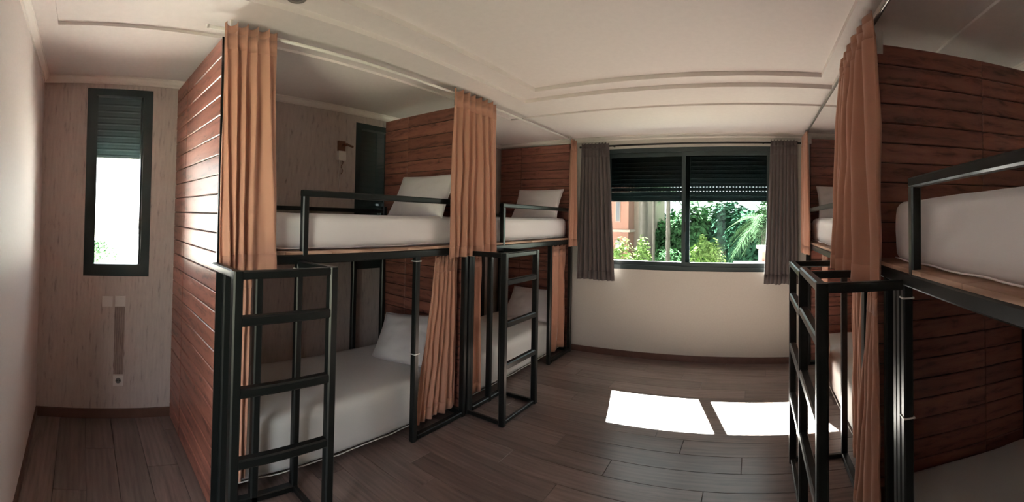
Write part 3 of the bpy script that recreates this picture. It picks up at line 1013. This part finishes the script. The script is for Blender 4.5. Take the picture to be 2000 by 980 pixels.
# bedside lamp base with a box and loose flex
root = empty('reading_light', (XW0, 2.255, 2.14))
tag(root, 'brown swing-arm reading light base with white box on the papered wall', 'lamp')
MB().box(XW0, XW0 + 0.016, 2.218, 2.30, 2.205, 2.30).build('back_plate', 'brass_brown', root)
MB().tube([(XW0 + 0.016, 2.272, 2.26), (XW0 + 0.07, 2.285, 2.262)], 0.013, 12).build('knuckle', 'copper_coil', root, smooth=True)
MB().tube([(XW0 + 0.07, 2.270, 2.262), (XW0 + 0.075, 2.345, 2.245)], 0.010, 10).build('arm', 'brass_brown', root, smooth=True)
MB().box(XW0 + 0.0, XW0 + 0.035, 2.212, 2.296, 2.118, 2.203).build('socket_box', 'white_plastic', root)
pts = [(XW0 + 0.012, 2.235 + 0.004 * math.sin(i), 2.12 - i * 0.028) for i in range(13)]
MB().tube(pts, 0.004, 6).build('flex', 'white_plastic', root, smooth=True)
pts = [(XW0 + 0.010, 2.268 + 0.012 * math.sin(i * 1.3), 2.12 - i * 0.016) for i in range(9)]
MB().tube(pts, 0.003, 6).build('loose_wire', 'brass_brown', root, smooth=True)

# recessed ceiling spots (switched off)


def downlight(x, y, z, label):
    root = empty('ceiling_spot', (x, y, z))
    tag(root, label, 'ceiling light', 'recessed ceiling spots')
    prof_ = [(0.048, 0.0), (0.048, -0.006), (0.040, -0.009), (0.034, -0.004), (0.032, 0.0)]
    vs, fs = [], []
    for k_ in range(24):
        a = 2 * math.pi * k_ / 24
        vs += [(x + r_ * math.cos(a), y + r_ * math.sin(a), z + zz) for r_, zz in prof_]
    m_ = len(prof_)
    for k_ in range(24):
        for q in range(m_ - 1):
            fs.append((k_ * m_ + q, ((k_ + 1) % 24) * m_ + q, ((k_ + 1) % 24) * m_ + q + 1, k_ * m_ + q + 1))
    MB().add(vs, fs).build('trim_ring', 'rod_grey', root, smooth=True)
    MB().tube([(x, y, z), (x, y, z - 0.003)], 0.033, 20).build('lens', 'grey_plastic', root)


downlight(-1.845, 0.985, ZB, 'dark recessed ceiling spot above the nearest bunk front')

# flush ceiling lamp in the middle of the tray: metal pan and unlit opal dome
m_lamp, N_, L_n, b_ = new_mat('opal_glass')
b_.inputs['Base Color'].default_value = (0.9, 0.87, 0.82, 1)
b_.inputs['Roughness'].default_value = 0.3
LX, LY = -0.62, 1.66
root = empty('ceiling_lamp', (LX, LY, ZA))
tag(root, 'round opal ceiling lamp in the middle of the recessed tray', 'ceiling light')
vs, fs = [], []
prof_ = [(0.165, 0.0), (0.165, -0.022), (0.150, -0.026)]
for k_ in range(32):
    a = 2 * math.pi * k_ / 32
    vs += [(LX + r_ * math.cos(a), LY + r_ * math.sin(a), ZA + zz) for r_, zz in prof_]
for k_ in range(32):
    for q in range(2):
        fs.append((k_ * 3 + q, ((k_ + 1) % 32) * 3 + q, ((k_ + 1) % 32) * 3 + q + 1, k_ * 3 + q + 1))
MB().add(vs, fs).build('pan', 'white_plastic', root, smooth=True)
vs, fs = [], []
for j in range(9):
    e_ = math.pi / 2 * j / 8
    for k_ in range(32):
        a = 2 * math.pi * k_ / 32
        vs.append((LX + 0.15 * math.cos(e_) * math.cos(a), LY + 0.15 * math.cos(e_) * math.sin(a), ZA - 0.024 - 0.06 * math.sin(e_)))
for j in range(8):
    for k_ in range(32):
        fs.append((j * 32 + k_, (j + 1) * 32 + k_, (j + 1) * 32 + (k_ + 1) % 32, j * 32 + (k_ + 1) % 32))
MB().add(vs, fs).build('opal_dome', 'opal_glass', root, smooth=True)

# ------------------------------------------------------------------ outside
struct(MB().box(-120, 120, -80, 160, -3.4, -3.2).build('ground', 'lawn'), 'sunlit garden ground outside the windows', 'ground')
struct(MB().box(-70, -8, -30, 40, -3.2, -3.17).build('forecourt_pavement', 'paving'), 'pale paving outside the narrow window', 'pavement')


def leaf_cloud(mb, centre, radii, n, size, rnd, hollow=0.55):
    cx, cy, cz = centre
    for _ in range(n):
        d = Vector((rnd.gauss(0, 1), rnd.gauss(0, 1), rnd.gauss(0, 1))).normalized()
        rr = hollow + (1 - hollow) * rnd.random() ** 0.6
        rr *= 1 + 0.35 * noise.noise(d * 2.3 + Vector((cx, cy, cz)))
        p = Vector((cx + d.x * radii[0] * rr, cy + d.y * radii[1] * rr, cz + d.z * radii[2] * rr))
        nrm = (d + Vector((rnd.uniform(-.8, .8), rnd.uniform(-.8, .8), rnd.uniform(-.3, .9)))).normalized()
        t = nrm.orthogonal().normalized()
        t.rotate(Matrix.Rotation(rnd.random() * 6.28, 3, nrm))
        b = nrm.cross(t)
        s = size * rnd.uniform(0.6, 1.3)
        k_ = len(mb.v)
        mb.v += [tuple(p - t * s), tuple(p + b * s * 0.45 - t * s * 0.1), tuple(p + t * s), tuple(p - b * s * 0.45 - t * s * 0.1)]
        mb.f.append((k_, k_ + 1, k_ + 2, k_ + 3))


def tree(label, x, y, ztop, rx, rz, mat, seed, n=2600, size=0.16, name='garden_tree', group='garden trees behind the wide window', trunk_r=0.14, ground=-3.2):
    rnd = random.Random(seed)
    root = empty(name, (x, y, ground))
    tag(root, label, 'tree', group)
    cz = ztop - rz
    mb = MB()
    leaf_cloud(mb, (x, y, cz), (rx, rx * 0.8, rz), n, size, rnd)
    for _ in range(5):
        a = rnd.uniform(0, 6.28)
        leaf_cloud(mb, (x + math.cos(a) * rx * 0.7, y + math.sin(a) * rx * 0.5, cz + rnd.uniform(-.5, .6) * rz), (rx * 0.5, rx * 0.5, rz * 0.45), n // 6, size, rnd)
    mb.build('crown', mat, root)
    t = MB()
    pts = [(x + rnd.uniform(-.05, .05), y, ground + (cz - ground) * i / 5) for i in range(6)]
    t.tube(pts, [trunk_r * (1.25 - 0.12 * i) for i in range(6)], 9)
    for _ in range(4):
        a = rnd.uniform(0, 6.28)
        t.tube([pts[4], (x + math.cos(a) * rx * 0.6, y + math.sin(a) * rx * 0.5, cz + rz * 0.3)], [trunk_r * 0.6, trunk_r * 0.2], 6)
    t.build('trunk', 'bark', root, smooth=True)
    return root


def bush(label, x, y, ztop, rx, rz, mat, seed, n=2200, size=0.10, group='clipped bushes below the wide window', ground=-3.2, ry=None):
    rnd = random.Random(seed)
    root = empty('garden_bush', (x, y, ground))
    tag(root, label, 'bush', group)
    mb = MB()
    cz = max(ztop - rz, ground + 0.2)
    leaf_cloud(mb, (x, y, cz), (rx, ry or rx, rz), n, size, rnd, 0.7)
    mb.build('foliage', mat, root)
    MB().tube([(x, y, ground), (x, y, cz)], [0.1, 0.06], 8).build('stem', 'bark', root)
    return root


def X_at(px, Y):
    return Y * math.tan((px - XF) / R_PX)


# dense backdrop trees
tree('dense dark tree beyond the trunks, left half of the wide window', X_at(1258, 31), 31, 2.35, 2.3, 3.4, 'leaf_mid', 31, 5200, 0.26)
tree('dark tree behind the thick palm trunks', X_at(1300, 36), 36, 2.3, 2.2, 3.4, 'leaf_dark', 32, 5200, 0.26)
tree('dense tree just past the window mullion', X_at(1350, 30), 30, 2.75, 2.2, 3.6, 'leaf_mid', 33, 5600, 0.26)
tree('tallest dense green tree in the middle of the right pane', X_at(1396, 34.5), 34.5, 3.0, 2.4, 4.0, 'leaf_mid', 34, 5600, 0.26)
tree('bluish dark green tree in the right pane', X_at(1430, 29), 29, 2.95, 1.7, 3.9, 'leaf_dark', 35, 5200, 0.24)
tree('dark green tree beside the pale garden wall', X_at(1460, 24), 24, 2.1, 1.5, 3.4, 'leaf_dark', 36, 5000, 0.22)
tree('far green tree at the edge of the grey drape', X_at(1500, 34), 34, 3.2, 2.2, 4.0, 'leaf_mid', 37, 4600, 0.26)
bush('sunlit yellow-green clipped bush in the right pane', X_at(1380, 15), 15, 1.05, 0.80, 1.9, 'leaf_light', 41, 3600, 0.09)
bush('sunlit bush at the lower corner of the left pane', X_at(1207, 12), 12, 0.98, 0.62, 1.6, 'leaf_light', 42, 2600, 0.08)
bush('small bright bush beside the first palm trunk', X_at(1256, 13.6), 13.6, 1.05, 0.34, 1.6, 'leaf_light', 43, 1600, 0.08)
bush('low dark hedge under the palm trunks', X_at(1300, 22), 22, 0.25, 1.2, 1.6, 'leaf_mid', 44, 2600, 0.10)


def palm(label, x, y, r, ztop, seed, crown_len=1.6, nf=22, lean=0.0, fr_z=None, group='palms in the garden'):
    rnd = random.Random(seed)
    root = empty('palm_tree', (x, y, -3.2))
    tag(root, label, 'palm tree', group)
    t = MB()
    k_ = 26
    pts = [(x + lean * (i / k_) ** 2, y, -3.2 + (ztop + 3.2) * i / k_) for i in range(k_ + 1)]
    t.tube(pts, [r * (1.12 - 0.2 * i / k_) * (1.08 if i % 2 else 0.96) for i in range(k_ + 1)], 12)
    t.build('trunk', 'bark', root, smooth=True)
    top = Vector(pts[-1])
    for q in range(nf):
        az_ = rnd.uniform(0, 6.283)
        el = rnd.uniform(-0.5, 1.2)
        d = Vector((math.cos(az_) * math.cos(el), math.sin(az_) * math.cos(el), math.sin(el)))
        ln = crown_len * rnd.uniform(0.8, 1.15)
        mb = MB()
        rib = []
        for s_ in range(9):
            f = s_ / 8
            p = top + d * ln * f + Vector((0, 0, -0.55 * ln * f * f))
            rib.append(p)
        mb.tube(rib, [0.02 * (1 - 0.8 * s_ / 8) for s_ in range(9)], 4)
        side = d.cross(Vector((0, 0, 1)))
        side = side.normalized() if side.length > 1e-3 else Vector((1, 0, 0))
        for s_ in range(1, 9):
            for sub in (0, 0.5):
                f0 = rib[s_ - 1].lerp(rib[s_], sub)
                wl = ln * 0.30 * (1 - (s_ / 9.5) ** 2)
                for sg in (-1, 1):
                    tip = f0 + side * sg * wl + (rib[s_] - rib[s_ - 1]) * 1.2 + Vector((0, 0, -0.25 * wl))
                    e = (rib[s_] - rib[s_ - 1]) * 0.16
                    mb.add([f0 - e, f0 + e, tip], [(0, 1, 2)])
        mb.build('frond', 'palm_leaf', root)
    return root


palm('slim palm trunk in the left pane with fronds at the top', X_at(1277, 17), 17, 0.06, 3.1, 51, 0.9, 16)
palm('thick palm trunk in the left pane, third from the mullion', X_at(1305, 16), 16, 0.085, 2.75, 52, 0.6, 16)
palm('palm trunk in the left pane close to the mullion', X_at(1320, 16.5), 18.5, 0.08, 5.2, 53, 1.2, 14)
palm('broad grey palm trunk in front of the terracotta building', X_at(1242, 19), 20.5, 0.18, 6.0, 54, 1.4, 14)
palm('bushy low palm with arching fronds at the edge of the grey drape', X_at(1496, 17), 17, 0.2, 1.75, 55, 1.6, 30)

# terracotta apartment building at the left of the wide window
bx, by = X_at(1196, 24), 24.0
bld = empty('apartment_building', (bx - 2.0, by + 4, -3.2))
tag(bld, 'terracotta building with narrow windows seen through the left pane', 'building')
MB().box(bx - 7, bx + 1.0, by, by + 9, -3.2, 7.0).build('wall', 'terracotta', bld)
MB().box(bx - 7, bx + 1.28, by + 1.2, by + 9, -3.2, 6.6).build('stair_wall', 'pale_render', bld)
MB().box(bx - 7.1, bx + 1.1, by - 0.08, by + 9, 0.95, 1.10).build('string_course', 'pale_render', bld)
MB().box(bx - 7.1, bx + 1.1, by - 0.1, by + 9, 7.0, 7.2).build('parapet', 'pale_render', bld)
for zz in (-0.75, 1.55, 3.9):
    for xx in (bx - 2.1, bx - 0.55, bx + 0.35):
        wn = MB().box(xx - 0.16, xx + 0.16, by - 0.03, by + 0.01, zz, zz + 1.25).build('window', 'pale_render', bld)
        MB().box(xx - 0.11, xx + 0.11, by - 0.04, by - 0.02, zz + 0.06, zz + 1.19).build('pane', 'dark_window', wn)
# pale garden wall with a terracotta side at the right
gw = empty('garden_wall', (X_at(1497, 13), 13, -3.2))
tag(gw, 'pale pink garden wall with capping at the lower right of the window', 'wall')
x0 = X_at(1482, 13)
MB().box(x0, x0 + 2.4, 13.0, 13.3, -3.2, 0.80).build('wall_body', 'pale_render', gw)
MB().box(x0 + 0.10, x0 + 0.42, 12.96, 13.0, -0.3, 0.66).build('painted_patch', 'terracotta', gw)
MB().box(x0 - 0.06, x0 + 2.46, 12.94, 13.36, 0.80, 0.88).build('capping', 'white_trim', gw)
MB().box(x0 - 0.75, x0 + 0.3, 12.4, 12.9, -3.2, 0.42).build('low_plinth', 'white_trim', gw)


def Y_at(px, X):
    return X * math.cos((px - XF) / R_PX) / math.sin((px - XF) / R_PX)


# view from the narrow window: shrub, hedge, parked car far off
tree('pale tree at the left edge of the narrow window view', -24, Y_at(196, -24), 0.15, 0.6, 1.2, 'leaf_mid', 61, 900, 0.12, group='greenery outside the narrow window')
bush('small bush behind the parked car outside the narrow window', -30, Y_at(222, -30), -0.9, 0.9, 1.0, 'leaf_mid', 62, 900, 0.12, group='greenery outside the narrow window')
car = empty('parked_car', (-34, Y_at(213, -34), -3.2))
tag(car, 'small grey parked car outside the narrow window', 'car')
cx, cy = -34, Y_at(213, -34)
prof_c = [(-1.0, 0.35), (-1.0, 0.8), (-0.75, 0.88), (-0.5, 1.3), (0.35, 1.33), (0.65, 0.92), (1.0, 0.82), (1.02, 0.35)]
vs = [(cx - 0.75, cy + p[0], -3.2 + p[1]) for p in prof_c] + [(cx + 0.75, cy + p[0], -3.2 + p[1]) for p in prof_c]
m_ = len(prof_c)
MB().add(vs, [(i, (i + 1) % m_, m_ + (i + 1) % m_, m_ + i) for i in range(m_)] + [tuple(range(m_)), tuple(range(2 * m_ - 1, m_ - 1, -1))]).build('body', 'car_paint', car)
for sy in (-0.62, 0.62):
    for sx in (-0.72, 0.72):
        MB().tube([(cx + sx - 0.08, cy + sy, -2.88), (cx + sx + 0.08, cy + sy, -2.88)], 0.3, 14).build('wheel', 'rubber_gasket', car)
MB().box(cx + 0.75, cx + 0.76, cy - 0.42, cy + 0.35, -2.26, -1.95).build('side_window', 'dark_window', car)
